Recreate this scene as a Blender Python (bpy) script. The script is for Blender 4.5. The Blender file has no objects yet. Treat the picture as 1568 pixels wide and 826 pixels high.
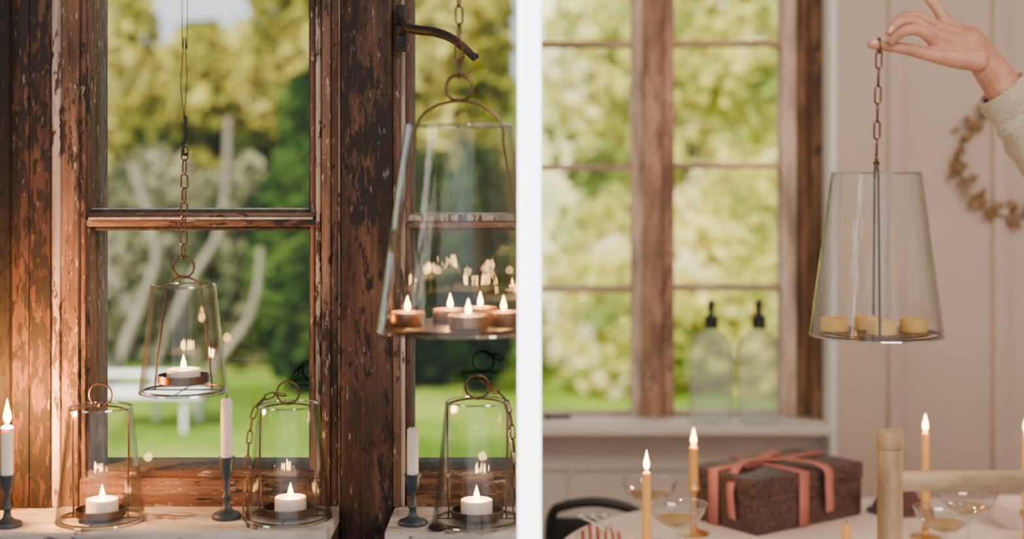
import bpy, math, random
import numpy as np
from mathutils import Vector, Matrix
random.seed(7); np.random.seed(7)
scene = bpy.context.scene
F=2286.6; CX=810.5; CY=250.0; EYE=1.38
def X(px,d): return (px-CX)*d/F
def Z(py,d): return EYE-(py-CY)*d/F
def W(px,py,d): return Vector((X(px,d), d, Z(py,d)))

# ------------------------------------------------------------ materials
def newmat(name):
    m=bpy.data.materials.new(name); m.use_nodes=True
    nt=m.node_tree; b=nt.nodes['Principled BSDF']
    return m,nt,nt.nodes,nt.links,b
def ramp(nt,stops):
    r=nt.nodes.new('ShaderNodeValToRGB'); e=r.color_ramp.elements
    while len(e)<len(stops): e.new(0.5)
    for i,(p,c) in enumerate(stops):
        e[i].position=p; e[i].color=(c[0],c[1],c[2],1) if not isinstance(c,(int,float)) else (c,c,c,1)
    return r
def noise(nt,vec,scale,detail=6,rough=0.6,dist=0):
    n=nt.nodes.new('ShaderNodeTexNoise'); n.inputs['Scale'].default_value=scale
    n.inputs['Detail'].default_value=detail; n.inputs['Roughness'].default_value=rough
    n.inputs['Distortion'].default_value=dist
    if vec is not None: nt.links.new(vec,n.inputs['Vector'])
    return n
def coords(nt,scale=(1,1,1),loc=(0,0,0)):
    tc=nt.nodes.new('ShaderNodeTexCoord'); mp=nt.nodes.new('ShaderNodeMapping')
    mp.inputs['Scale'].default_value=scale; mp.inputs['Location'].default_value=loc
    nt.links.new(tc.outputs['Object'],mp.inputs['Vector']); return mp.outputs['Vector']
def mixc(nt,fac,a,b):
    m=nt.nodes.new('ShaderNodeMix'); m.data_type='RGBA'
    if hasattr(fac,'default_value') and not isinstance(fac,(int,float)): nt.links.new(fac,m.inputs[0])
    else: m.inputs[0].default_value=fac
    for s,v in ((m.inputs[6],a),(m.inputs[7],b)):
        if isinstance(v,tuple): s.default_value=(v[0],v[1],v[2],1)
        else: nt.links.new(v,s)
    return m.outputs[2]
def bump(nt,h,b,strength=0.4,dist=0.002):
    bp=nt.nodes.new('ShaderNodeBump'); bp.inputs['Strength'].default_value=strength; bp.inputs['Distance'].default_value=dist
    nt.links.new(h,bp.inputs['Height']); nt.links.new(bp.outputs['Normal'],b.inputs['Normal'])
def plain(name,col,rough=0.5,metal=0,var=0.12,scale=60,bmp=0.1,spec=None):
    m,nt,n,l,b=newmat(name)
    v=coords(nt); nz=noise(nt,v,scale,5)
    r=ramp(nt,[(0.3,tuple(c*(1-var) for c in col)),(0.7,tuple(min(1,c*(1+var)) for c in col))])
    l.new(nz.outputs['Fac'],r.inputs['Fac']); l.new(r.outputs['Color'],b.inputs['Base Color'])
    b.inputs['Roughness'].default_value=rough; b.inputs['Metallic'].default_value=metal
    if spec is not None: b.inputs['Specular IOR Level'].default_value=spec
    if bmp>0: bump(nt,nz.outputs['Fac'],b,bmp,0.001)
    return m
def wood(name,dark,mid,light,axis='Z',flake=(0.02,0.015,0.015),famt=0.56,fl2=None,f2amt=0.68,rough=0.75,grain=110,bst=0.6,fs=1.0,along=5):
    """grain streaks + patchy coarse tone + two layers of chipped paint (dark and pale)"""
    m,nt,n,l,b=newmat(name)
    sc=(grain,grain,along) if axis=='Z' else (along,grain,grain)
    v=coords(nt,sc); g=noise(nt,v,1.0,7,0.7,0.15)
    r=ramp(nt,[(0.30,dark),(0.5,mid),(0.70,light)]); l.new(g.outputs['Fac'],r.inputs['Fac'])
    sb=(22,22,5) if axis=='Z' else (5,22,22)
    vb=coords(nt,sb,(3,1,2)); gb=noise(nt,vb,1.0,4,0.6); rb=ramp(nt,[(0.35,0.45),(0.65,1.3)]); l.new(gb.outputs['Fac'],rb.inputs['Fac'])
    mu=nt.nodes.new('ShaderNodeMix'); mu.data_type='RGBA'; mu.blend_type='MULTIPLY'; mu.inputs[0].default_value=1.0
    l.new(r.outputs['Color'],mu.inputs[6]); l.new(rb.outputs['Color'],mu.inputs[7]); col=mu.outputs[2]
    s2=tuple(q*fs for q in ((150,150,42) if axis=='Z' else (42,150,150)))
    v2=coords(nt,s2); p=noise(nt,v2,1.0,6,0.66,0.2)
    vm=coords(nt,tuple(q*0.14 for q in s2),(7,5,1)); pm=noise(nt,vm,1.0,3,0.6)
    sm=nt.nodes.new('ShaderNodeMath'); sm.operation='MULTIPLY_ADD'; l.new(pm.outputs['Fac'],sm.inputs[0]); sm.inputs[1].default_value=0.8; 
    s3=nt.nodes.new('ShaderNodeMath'); s3.operation='SUBTRACT'; l.new(p.outputs['Fac'],s3.inputs[0]); s3.inputs[1].default_value=0.40; l.new(s3.outputs[0],sm.inputs[2])
    r2=ramp(nt,[(famt,0.0),(famt+0.05,1.0)]); l.new(sm.outputs[0],r2.inputs['Fac'])
    col=mixc(nt,r2.outputs['Color'],col,flake)
    if fl2:
        v3=coords(nt,tuple(x*1.3 for x in s2),(2,9,4)); q=noise(nt,v3,1.0,6,0.7,0.2)
        r3=ramp(nt,[(f2amt-0.08,0.0),(f2amt-.01,1.0)]); l.new(q.outputs['Fac'],r3.inputs['Fac'])
        col=mixc(nt,r3.outputs['Color'],col,fl2)
    l.new(col,b.inputs['Base Color']); b.inputs['Roughness'].default_value=rough; b.inputs['Specular IOR Level'].default_value=0.3
    ad=nt.nodes.new('ShaderNodeMath'); ad.operation='ADD'
    l.new(g.outputs['Fac'],ad.inputs[0]); l.new(r2.outputs['Color'],ad.inputs[1])
    bump(nt,ad.outputs[0],b,bst,0.0010)
    return m
def glass(name,tint=(0.97,0.985,0.98),edge=(0.62,0.68,0.66),refl=0.9,wavy=0.0,milk=0.0,f0=0.05,pwr=4.0):
    m=bpy.data.materials.new(name); m.use_nodes=True; nt=m.node_tree; nt.nodes.clear(); L=nt.links
    out=nt.nodes.new('ShaderNodeOutputMaterial')
    lw=nt.nodes.new('ShaderNodeLayerWeight'); lw.inputs['Blend'].default_value=0.5
    pw=nt.nodes.new('ShaderNodeMath'); pw.operation='POWER'; L.new(lw.outputs['Facing'],pw.inputs[0]); pw.inputs[1].default_value=pwr
    col=mixc(nt,pw.outputs[0],tint,edge)
    tr=nt.nodes.new('ShaderNodeBsdfTransparent'); L.new(col,tr.inputs['Color'])
    gl=nt.nodes.new('ShaderNodeBsdfGlossy'); gl.inputs['Roughness'].default_value=0.03
    fac=nt.nodes.new('ShaderNodeMapRange'); L.new(pw.outputs[0],fac.inputs['Value']); fac.inputs['To Min'].default_value=f0; fac.inputs['To Max'].default_value=refl
    if wavy>0:
        v=coords(nt,(42,42,5)); nz=noise(nt,v,1.0,3,0.5,0.6)
        bp=nt.nodes.new('ShaderNodeBump'); bp.inputs['Strength'].default_value=wavy; bp.inputs['Distance'].default_value=0.006
        L.new(nz.outputs['Fac'],bp.inputs['Height']); L.new(bp.outputs['Normal'],gl.inputs['Normal']); L.new(bp.outputs['Normal'],lw.inputs['Normal'])
    mx=nt.nodes.new('ShaderNodeMixShader'); L.new(fac.outputs[0],mx.inputs[0]); L.new(tr.outputs[0],mx.inputs[1]); L.new(gl.outputs[0],mx.inputs[2])
    last=mx.outputs[0]
    if milk>0:
        df=nt.nodes.new('ShaderNodeBsdfTranslucent'); df.inputs['Color'].default_value=(0.9,0.92,0.9,1)
        d2=nt.nodes.new('ShaderNodeBsdfDiffuse'); d2.inputs['Color'].default_value=(0.95,0.95,0.93,1)
        a=nt.nodes.new('ShaderNodeMixShader'); a.inputs[0].default_value=0.4; L.new(df.outputs[0],a.inputs[1]); L.new(d2.outputs[0],a.inputs[2])
        m2=nt.nodes.new('ShaderNodeMixShader'); m2.inputs[0].default_value=milk; L.new(last,m2.inputs[1]); L.new(a.outputs[0],m2.inputs[2]); last=m2.outputs[0]
    L.new(last,out.inputs['Surface']); return m
def flame_mat():
    m=bpy.data.materials.new('flame'); m.use_nodes=True; nt=m.node_tree; nt.nodes.clear(); L=nt.links
    out=nt.nodes.new('ShaderNodeOutputMaterial'); em=nt.nodes.new('ShaderNodeEmission'); em.inputs['Color'].default_value=(1,0.52,0.14,1); em.inputs['Strength'].default_value=16
    tr=nt.nodes.new('ShaderNodeBsdfTransparent'); ad=nt.nodes.new('ShaderNodeAddShader')
    L.new(em.outputs[0],ad.inputs[0]); L.new(tr.outputs[0],ad.inputs[1]); L.new(ad.outputs[0],out.inputs['Surface']); return m
def leafmat(name,cols,scale=1.2,trl=0.35,fine=0.3):
    m=bpy.data.materials.new(name); m.use_nodes=True; nt=m.node_tree; nt.nodes.clear(); L=nt.links
    out=nt.nodes.new('ShaderNodeOutputMaterial'); v=coords(nt)
    a=noise(nt,v,scale,3,0.6); b=noise(nt,v,scale*14,2,0.6)
    mm=nt.nodes.new('ShaderNodeMath'); mm.operation='MULTIPLY_ADD'; L.new(b.outputs['Fac'],mm.inputs[0]); mm.inputs[1].default_value=fine
    s=nt.nodes.new('ShaderNodeMath'); s.operation='SUBTRACT'; L.new(a.outputs['Fac'],s.inputs[0]); s.inputs[1].default_value=fine/2; L.new(s.outputs[0],mm.inputs[2])
    st=[(0.38+0.24*i/(len(cols)-1),c) for i,c in enumerate(cols)]
    r=ramp(nt,st); L.new(mm.outputs[0],r.inputs['Fac'])
    d=nt.nodes.new('ShaderNodeBsdfDiffuse'); t=nt.nodes.new('ShaderNodeBsdfTranslucent')
    L.new(r.outputs['Color'],d.inputs['Color']); L.new(r.outputs['Color'],t.inputs['Color'])
    x=nt.nodes.new('ShaderNodeMixShader'); x.inputs[0].default_value=trl; L.new(d.outputs[0],x.inputs[1]); L.new(t.outputs[0],x.inputs[2])
    L.new(x.outputs[0],out.inputs['Surface']); return m

M={}
M['oldV']=wood('weathered_wood_v',(0.048,0.028,0.021),(0.120,0.066,0.046),(0.23,0.135,0.095),'Z',(0.025,0.022,0.022),0.58,(0.34,0.31,0.28),0.67)
M['oldH']=wood('weathered_wood_h',(0.052,0.030,0.022),(0.130,0.072,0.049),(0.25,0.15,0.105),'X',(0.025,0.022,0.022),0.60,(0.36,0.33,0.30),0.67)
M['darkV']=wood('dark_wood_v',(0.026,0.017,0.015),(0.064,0.037,0.029),(0.13,0.072,0.051),'Z',(0.016,0.016,0.018),0.50,(0.20,0.185,0.175),0.69,fs=.85)
M['blackV']=wood('blackened_wood_v',(0.006,0.005,0.006),(0.014,0.012,0.012),(0.03,0.024,0.02),'Z',(0.008,0.008,0.009),0.5)
M['peel']=wood('peeling_white_edge',(0.20,0.17,0.145),(0.38,0.34,0.31),(0.55,0.51,0.47),'Z',(0.06,0.040,0.032),0.56)
M['sash']=wood('sash_wood_v',(0.078,0.046,0.034),(0.158,0.094,0.067),(0.27,0.17,0.125),'Z',(0.04,0.030,0.027),0.60,(0.48,0.45,0.40),0.665)
M['sillp']=wood('chipped_paint',(0.34,0.325,0.315),(0.50,0.48,0.465),(0.62,0.60,0.58),'X',(0.14,0.115,0.10),0.60,(0.24,0.21,0.19),0.68,bst=.3)
M['putty']=plain('old_putty',(0.50,0.48,0.42),0.8,var=0.4,scale=90,bmp=0.5)
M['gasket']=plain('dark_putty',(0.05,0.05,0.048),0.8,var=0.6,scale=90,bmp=0.5)
M['glassL']=glass('lantern_glass',tint=(.99,.995,.992),wavy=0.42,f0=0.033,refl=0.95,pwr=3.0,edge=(0.72,0.78,0.77))
M['glassrim']=glass('glass_rim',tint=(.86,.91,.89),edge=(.7,.76,.74),f0=0.38,refl=1.0)
M['pane']=glass('window_pane_glass',tint=(0.99,0.995,0.99),edge=(0.9,0.92,0.9),refl=0.4,f0=0.018)
M['coupeg']=glass('coupe_glass',tint=(.97,.97,.96),edge=(0.60,0.59,0.55),refl=1.0,f0=.10,pwr=2.0)
M['bottleg']=glass('bottle_glass',tint=(.93,.95,.94),milk=0.22,edge=(0.62,0.66,0.62),refl=.55,pwr=2.2)
M['brass']=plain('aged_brass',(0.14,0.09,0.055),0.38,0.85,0.25,120,0.15)
M['copper']=plain('tealight_cup',(0.42,0.25,0.15),0.35,0.85,0.15,80,0.1)
M['gold']=plain('gold_brass',(0.75,0.48,0.2),0.28,0.95,0.1,80,0.05)
M['iron']=plain('black_iron',(0.025,0.025,0.028),0.5,0.6,0.4,70,0.4)
M['blueiron']=plain('blue_grey_iron',(0.035,0.055,0.075),0.45,0.3,0.3,80,0.3)
def wax(name,col,em=0.0):
    m,nt,n,l,b=newmat(name); b.inputs['Base Color'].default_value=(*col,1); b.inputs['Roughness'].default_value=0.45
    v=coords(nt); nz=noise(nt,v,40,3); bump(nt,nz.outputs['Fac'],b,0.15,0.001)
    b.inputs['Subsurface Weight'].default_value=0.3; b.inputs['Subsurface Radius'].default_value=(1,0.6,0.3); b.inputs['Subsurface Scale'].default_value=0.004
    return m
M['wax']=wax('white_wax',(0.88,0.84,0.78)); M['waxy']=wax('honey_wax',(0.92,0.50,0.12)); M['waxc']=wax('beeswax_pale',(0.82,0.50,0.14))
M['wick']=plain('wick',(0.03,0.02,0.02),0.9)
M['flame']=flame_mat()
M['wine']=glass('sparkling_wine',tint=(0.92,0.79,0.45),edge=(0.7,0.52,0.22),refl=0.5)
M['white']=plain('white_paint',(0.93,0.93,0.93),0.6,var=0.01,bmp=0.03)
m,nt,n,l,b=newmat('white_paint_added_glow'); b.inputs['Base Color'].default_value=(.95,.95,.95,1); b.inputs['Emission Color'].default_value=(1,1,1,1); b.inputs['Emission Strength'].default_value=6; M['whiteglow']=m  # white face with added glow so it reads pure white; no lamp behind
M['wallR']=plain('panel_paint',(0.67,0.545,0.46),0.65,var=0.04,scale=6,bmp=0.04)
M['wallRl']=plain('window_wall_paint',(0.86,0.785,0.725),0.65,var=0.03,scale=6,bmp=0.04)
M['wallL']=plain('dark_plaster',(0.10,0.07,0.055),0.8,var=0.2,scale=10)
M['pinkV']=wood('baked_light_wood_v',(0.34,0.19,0.12),(0.50,0.30,0.20),(0.64,0.43,0.32),'Z',(0.26,0.14,0.10),0.62,(.76,.63,.53),.69,grain=50,bst=0.2,fs=.5)  # pinkish brown wood, lightened in colour for the overexposed window light
M['pinkH']=wood('baked_light_wood_h',(0.48,0.30,0.21),(0.64,0.43,0.32),(0.78,0.58,0.46),'X',(0.42,0.25,0.18),0.70,grain=50,bst=0.2,fs=.5)  # muntins: overexposed light painted into the pinkish base colour
M['sashP']=wood('baked_light_sash_v',(0.58,0.38,0.28),(0.76,0.56,0.44),(0.88,0.72,0.60),'Z',(0.45,0.28,0.2),0.70,grain=50,bst=0.2,fs=.5)  # sash colour raised to carry the bright window light
M['brownV']=wood('jamb_wood',(0.12,0.06,0.034),(0.23,0.125,0.075),(0.36,0.21,0.135),'Z',(0.07,0.04,0.027),0.58,(.45,.34,.26),.72,grain=50,bst=0.3,fs=.5)
M['palewood']=wood('pale_chair_wood',(0.46,0.31,0.18),(0.55,0.39,0.24),(0.62,0.46,0.30),'Z',(0.42,0.28,0.16),0.85,grain=60,bst=0.05)
M['paleH']=wood('pale_chair_wood_h',(0.50,0.34,0.20),(0.58,0.42,0.26),(0.66,0.50,0.33),'X',(0.42,0.28,0.16),0.85,grain=60,bst=0.05)
M['cloth']=plain('tablecloth_linen',(0.88,0.79,0.73),0.9,var=0.05,scale=300,bmp=0.3)
M['floorw']=wood('floor_boards',(0.12,0.07,0.04),(0.22,0.13,0.08),(0.3,0.2,0.12),'X',(0.08,0.05,0.03),0.7,grain=12)
M['ceil']=plain('ceiling_paint',(0.75,0.72,0.68),0.8,var=0.03)
M['blackp']=plain('black_lacquer',(0.008,0.01,0.01),0.35,var=0.2)
M['ribbon']=plain('pink_velvet_ribbon',(0.56,0.22,0.19),0.75,var=0.12,scale=200,bmp=0.2)
M['dkcloth']=plain('plum_linen',(0.12,0.06,0.06),0.9,var=0.3,scale=100,bmp=0.4)
M['bowl']=plain('pale_ceramic',(0.82,0.70,0.64),0.5,var=0.05)
M['silver']=plain('silver',(0.7,0.68,0.65),0.25,1.0,0.05)
M['trunk']=plain('grey_bark',(0.22,0.19,0.145),0.9,var=0.3,scale=8,bmp=0.3)
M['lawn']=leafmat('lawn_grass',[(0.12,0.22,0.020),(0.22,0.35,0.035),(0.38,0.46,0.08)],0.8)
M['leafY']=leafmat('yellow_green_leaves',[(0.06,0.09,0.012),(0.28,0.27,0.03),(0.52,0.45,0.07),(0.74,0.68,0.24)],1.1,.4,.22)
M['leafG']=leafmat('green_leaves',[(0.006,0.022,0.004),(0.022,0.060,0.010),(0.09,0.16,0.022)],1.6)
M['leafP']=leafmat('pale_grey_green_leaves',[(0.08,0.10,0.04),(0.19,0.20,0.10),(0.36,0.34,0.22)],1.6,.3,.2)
M['leafB']=leafmat('leaves_painted_sunlit',[(0.30,0.40,0.09),(0.72,0.69,0.16),(0.93,0.84,0.25),(0.98,0.95,0.72)],1.8,.5,.3)  # overexposed garden brightness painted into the leaf colour
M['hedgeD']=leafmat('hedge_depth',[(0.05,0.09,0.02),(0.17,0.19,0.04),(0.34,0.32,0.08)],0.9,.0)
M['hedgeB']=leafmat('hedge_painted_bright',[(0.60,0.68,0.30),(0.88,0.84,0.40),(0.97,0.94,0.74)],1.5,.0)  # hedge colour painted near white for the overexposed garden
m,nt,n,l,b=newmat('gift_wrap'); v=coords(nt,(1,1,2.2)); d1=noise(nt,v,18,4)
add=nt.nodes.new('ShaderNodeVectorMath'); add.operation='MULTIPLY_ADD'; l.new(d1.outputs['Color'],add.inputs[0]); add.inputs[1].default_value=(0.06,0.06,0.06); l.new(v,add.inputs[2])
wv=nt.nodes.new('ShaderNodeTexVoronoi'); wv.feature='DISTANCE_TO_EDGE'; wv.inputs['Scale'].default_value=85; l.new(add.outputs[0],wv.inputs['Vector'])
r=ramp(nt,[(0.0,(0.16,0.095,0.08)),(0.10,(0.09,0.052,0.045)),(0.2,(0.025,0.016,0.016))]); l.new(wv.outputs['Distance'],r.inputs['Fac']); l.new(r.outputs['Color'],b.inputs['Base Color']); b.inputs['Roughness'].default_value=0.45
M['wrap']=m
m,nt,n,l,b=newmat('striped_linen'); v=coords(nt); w=nt.nodes.new('ShaderNodeTexWave'); w.inputs['Scale'].default_value=26; l.new(v,w.inputs['Vector'])
r=ramp(nt,[(0.45,(0.8,0.72,0.66)),(0.55,(0.45,0.10,0.07))]); l.new(w.outputs['Fac'],r.inputs['Fac']); l.new(r.outputs['Color'],b.inputs['Base Color']); b.inputs['Roughness'].default_value=0.9
M['stripe']=m
m,nt,n,l,b=newmat('cream_knit'); v=coords(nt,(1,1,1)); w=nt.nodes.new('ShaderNodeTexVoronoi'); w.inputs['Scale'].default_value=360; l.new(v,w.inputs['Vector'])
r=ramp(nt,[(0.2,(0.62,0.54,0.41)),(0.8,(0.40,0.34,0.25))]); l.new(w.outputs['Distance'],r.inputs['Fac']); l.new(r.outputs['Color'],b.inputs['Base Color']); b.inputs['Roughness'].default_value=0.95
bump(nt,w.outputs['Distance'],b,-0.6,0.0015); M['knit']=m
m,nt,n,l,b=newmat('skin'); v=coords(nt); a=noise(nt,v,28,4); r=ramp(nt,[(0.3,(0.48,0.22,0.14)),(0.55,(0.60,0.31,0.21)),(0.75,(0.69,0.40,0.28))]); l.new(a.outputs['Fac'],r.inputs['Fac']); l.new(r.outputs['Color'],b.inputs['Base Color'])
b.inputs['Roughness'].default_value=0.5; b.inputs['Subsurface Weight'].default_value=0.12; b.inputs['Subsurface Radius'].default_value=(1,0.35,0.2); b.inputs['Subsurface Scale'].default_value=0.003
c=noise(nt,v,260,3); bump(nt,c.outputs['Fac'],b,0.2,0.0006); M['skin']=m
M['nail']=plain('nail',(0.80,0.52,0.44),0.25,var=0.03,bmp=0)
M['leafgold']=plain('gilded_leaves',(0.30,0.18,0.085),0.5,0.3,0.5,60,0.1)

# ------------------------------------------------------------ geometry
def root(name,loc=(0,0,0)):
    e=bpy.data.objects.new(name,None); scene.collection.objects.link(e); e.location=loc; e.empty_display_size=0.05; return e
class B:
    def __init__(s): s.v=[]; s.f=[]; s.m=[]; s.mats=[]; s.mi=0
    def mat(s,k):
        mm=M[k]
        if mm not in s.mats: s.mats.append(mm)
        s.mi=s.mats.index(mm); return s
    def add(s,vs,fs):
        o=len(s.v); s.v+= [tuple(q) for q in vs]
        for f in fs: s.f.append(tuple(i+o for i in f)); s.m.append(s.mi)
    def box(s,x0,x1,y0,y1,z0,z1,c=0.0,mtx=None):
        x0,x1=min(x0,x1),max(x0,x1);y0,y1=min(y0,y1),max(y0,y1);z0,z1=min(z0,z1),max(z0,z1)
        c=min(c,(x1-x0)*.3,(y1-y0)*.3,(z1-z0)*.3)
        if c<=0:
            vs=[Vector((x,y,z)) for z in (z0,z1) for y in (y0,y1) for x in (x0,x1)]
            fs=[(0,2,3,1),(4,5,7,6),(0,1,5,4),(2,6,7,3),(0,4,6,2),(1,3,7,5)]
        else:
            import bmesh
            bm=bmesh.new(); bmesh.ops.create_cube(bm,size=1)
            for q in bm.verts: q.co=Vector((x0+(q.co.x+.5)*(x1-x0),y0+(q.co.y+.5)*(y1-y0),z0+(q.co.z+.5)*(z1-z0)))
            bmesh.ops.bevel(bm,geom=bm.edges[:],offset=c,segments=2,affect='EDGES',profile=0.5)
            bm.verts.index_update(); vs=[q.co.copy() for q in bm.verts]; fs=[tuple(w.index for w in f.verts) for f in bm.faces]; bm.free()
        if mtx: vs=[mtx@q for q in vs]
        s.add(vs,fs); return s
    def pbox(s,px0,px1,py0,py1,df,db,c=0.0015):
        return s.box(X(px0,df),X(px1,df),df,db,Z(py1,df),Z(py0,df),c)
    def lathe(s,prof,cx=0,cy=0,cz=0,n=40,mtx=None):
        vs=[];fs=[]
        for (r,z) in prof:
            for i in range(n):
                a=2*math.pi*i/n; vs.append(Vector((cx+r*math.cos(a),cy+r*math.sin(a),cz+z)))
        for j in range(len(prof)-1):
            for i in range(n):
                k=(i+1)%n; fs.append((j*n+i,j*n+k,(j+1)*n+k,(j+1)*n+i))
        if mtx: vs=[mtx@q for q in vs]
        s.add(vs,fs); return s
    def tube(s,pts,r,n=10,closed=False,caps=True,sq=None):
        pts=[Vector(p) for p in pts]; N=len(pts)
        rs=r if isinstance(r,(list,tuple)) else [r]*N
        vs=[];fs=[]; up=None
        for i,p in enumerate(pts):
            if closed: t=(pts[(i+1)%N]-pts[i-1])
            else: t=pts[min(i+1,N-1)]-pts[max(i-1,0)]
            t.normalize()
            if up is None:
                up=Vector((0,0,1)) if abs(t.z)<0.9 else Vector((1,0,0))
            u=(up-t*up.dot(t)); 
            if u.length<1e-6: u=t.orthogonal()
            u.normalize(); w=t.cross(u); up=u
            for k in range(n):
                a=2*math.pi*k/n; q=1 if not sq else sq
                vs.append(p+u*math.cos(a)*rs[i]*q+w*math.sin(a)*rs[i])
        lim=N if closed else N-1
        for i in range(lim):
            j=(i+1)%N
            for k in range(n):
                l2=(k+1)%n; fs.append((i*n+k,i*n+l2,j*n+l2,j*n+k))
        if caps and not closed:
            fs.append(tuple(range(n-1,-1,-1))); fs.append(tuple((N-1)*n+k for k in range(n)))
        s.add(vs,fs); return s
    def ball(s,c,r,sz=1.0,n=14,mtx=None):
        c=Vector(c); prof=[(max(1e-5,r*math.sin(math.pi*i/n)),-r*sz*math.cos(math.pi*i/n)) for i in range(n+1)]
        if mtx is None: mtx=Matrix.Translation(c)
        else: mtx=Matrix.Translation(c)@mtx
        return s.lathe(prof,n=16,mtx=mtx)
    def obj(s,name,parent=None,smooth=True,origin=None):
        me=bpy.data.meshes.new(name); me.from_pydata(s.v,[],s.f)
        for mm in s.mats: me.materials.append(mm)
        me.polygons.foreach_set('material_index',s.m)
        me.update(); 
        if smooth:
            me.polygons.foreach_set('use_smooth',[True]*len(me.polygons))
            try: me.set_sharp_from_angle(angle=math.radians(38))
            except Exception: pass
        o=bpy.data.objects.new(name,me); scene.collection.objects.link(o)
        if parent: o.parent=parent; o.matrix_parent_inverse=parent.matrix_basis.inverted()
        return o
def cr(pts,k=8,closed=False):
    pts=[Vector(p) for p in pts]; out=[]; N=len(pts)
    for i in range(N if closed else N-1):
        if closed: a,b,c,d=pts[i-1],pts[i],pts[(i+1)%N],pts[(i+2)%N]
        else: a,b,c,d=pts[max(i-1,0)],pts[i],pts[i+1],pts[min(i+2,N-1)]
        for j in range(k):
            t=j/k; out.append(0.5*((2*b)+(c-a)*t+(2*a-5*b+4*c-d)*t*t+(3*b-a-3*c+d)*t**3))
    if not closed: out.append(pts[-1])
    return out
def ringpts(c,r,ax,bx,n=32):
    return [Vector(c)+Vector(ax)*r*math.cos(2*math.pi*i/n)+Vector(bx)*r*math.sin(2*math.pi*i/n) for i in range(n)]
def chain(b,path,L,w,r):
    path=[Vector(p) for p in path]; cum=[0]
    for i in range(1,len(path)): cum.append(cum[-1]+(path[i]-path[i-1]).length)
    tot=cum[-1]; n=max(1,round(tot/(L-2.6*r))); pitch=tot/n
    def at(s_):
        for i in range(1,len(path)):
            if s_<=cum[i] or i==len(path)-1:
                t=(s_-cum[i-1])/max(1e-9,cum[i]-cum[i-1]); return path[i-1].lerp(path[i],t)
    for k in range(n):
        c0=at((k+.5)*pitch); t=(at(min(tot,(k+.95)*pitch))-at((k+.05)*pitch)); 
        if t.length<1e-7: continue
        t.normalize(); u=t.cross(Vector((0,1,0))); 
        if u.length<1e-3: u=Vector((1,0,0))
        u.normalize(); v_=t.cross(u)
        a=math.radians(15 if k%2 else 72); s_=u*math.cos(a)+v_*math.sin(a)
        h=(L-w)/2; pts=[]; m_=6; ww=w/2-r
        for i in range(m_+1):
            q=math.pi*i/m_; pts.append(c0+t*(h+math.sin(q)*ww)+s_*math.cos(q)*ww)
        for i in range(m_+1):
            q=math.pi+math.pi*i/m_; pts.append(c0-t*(h-math.sin(q)*ww)+s_*math.cos(q)*ww)
        b.tube(pts,r,6,closed=True)
def plight(name,loc,power,parent=None,col=(1,0.5,0.18),rad=0.006):
    d=bpy.data.lights.new(name,'POINT'); d.energy=power; d.color=col; d.shadow_soft_size=rad
    o=bpy.data.objects.new(name,d); scene.collection.objects.link(o); o.location=loc
    if parent: o.parent=parent; o.matrix_parent_inverse=parent.matrix_basis.inverted()
def flame(b,x,y,z,h,r):
    pr=[(0.0001,0),(r*.55,h*.06),(r*.9,h*.18),(r,h*.30),(r*.85,h*.45),(r*.55,h*.63),(r*.28,h*.82),(0.0001,h)]
    b.mat('flame'); b.lathe(pr,x,y,z,16)

# ------------------------------------------------------------ room shell
YW=1.89
xd=X(793,YW); 
PT=X(793,1.5),X(828,1.5)
rd=root('white_divider_strip')  # stands for the white strip between the halves, not a real wall
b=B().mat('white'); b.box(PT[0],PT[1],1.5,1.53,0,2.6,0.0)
b.mat('whiteglow'); b.add([(PT[0],1.4995,0),(PT[1],1.4995,0),(PT[1],1.4995,2.6),(PT[0],1.4995,2.6)],[(0,1,2,3)])
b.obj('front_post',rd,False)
b=B().mat('white'); b.box(X(793,1.9),X(828,1.9),1.9,3.6,0,2.6); b.obj('divider_panel',rd,False)
b=B().mat('floorw'); b.box(-2.3,2.3,-2.5,3.7,-0.1,0); b.obj('floor',None,False)
b=B().mat('ceil'); b.box(-2.3,2.3,-2.5,3.7,2.6,2.7); b.obj('ceiling',None,False)
b=B().mat('wallL'); b.box(-2.3,-2.2,-2.5,2.05,0,2.6); b.obj('wall_left',None,False)
b=B().mat('wallR'); b.box(2.2,2.3,-2.5,3.6,0,2.6); b.obj('wall_right',None,False)

SZ=0.944
b=B().mat('wallL'); xl=X(-60,YW)
b.box(-2.2,xl,YW+.01,2.05,0,2.6); b.box(xl,xd-.0005,YW+.01,2.05,0,SZ-.055); b.box(xl,xd-.0005,YW+.01,2.05,2.12,2.6)
b.obj('wall_window_side_left',None,False)
zt=2.12
def vpost(bb,k,p0,p1,df,db,z0=SZ,z1=zt,c=0.002):
    bb.mat(k); bb.box(X(p0,df),X(p1,df),df,db,z0,z1,c)
fr=root('window_frame_weathered')
b=B()
vpost(b,'blackV',-60,14,YW-.02,2.03); vpost(b,'darkV',15,44,YW-.009,2.03); vpost(b,'darkV',44.6,77,YW-.008,2.03); vpost(b,'peel',78,92,YW-.004,2.03,c=0.003)
vpost(b,'darkV',521,600,YW-.012,2.03,z0=SZ-.055,c=0.004)
vpost(b,'sash',601,612,YW-.004,2.03); vpost(b,'peel',613,620,YW+.004,2.03)
b.mat('oldH'); b.box(X(92,YW),X(520,YW),YW,2.03,2.02,zt,.002)
b.obj('posts',fr)
def hrail(bb,k,px0,px1,py0,py1,df,db,c=0.002):
    bb.mat(k); bb.box(X(px0,df),X(px1,df),df,db,Z(py1,df),Z(py0,df),c)
w1=root('window_1'); b=B()
vpost(b,'sash',92.5,120,YW,1.99,c=.003); vpost(b,'oldV',120.5,131,YW+.006,1.99,c=.004); vpost(b,'sash',131.5,137,YW+.016,1.99)
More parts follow.
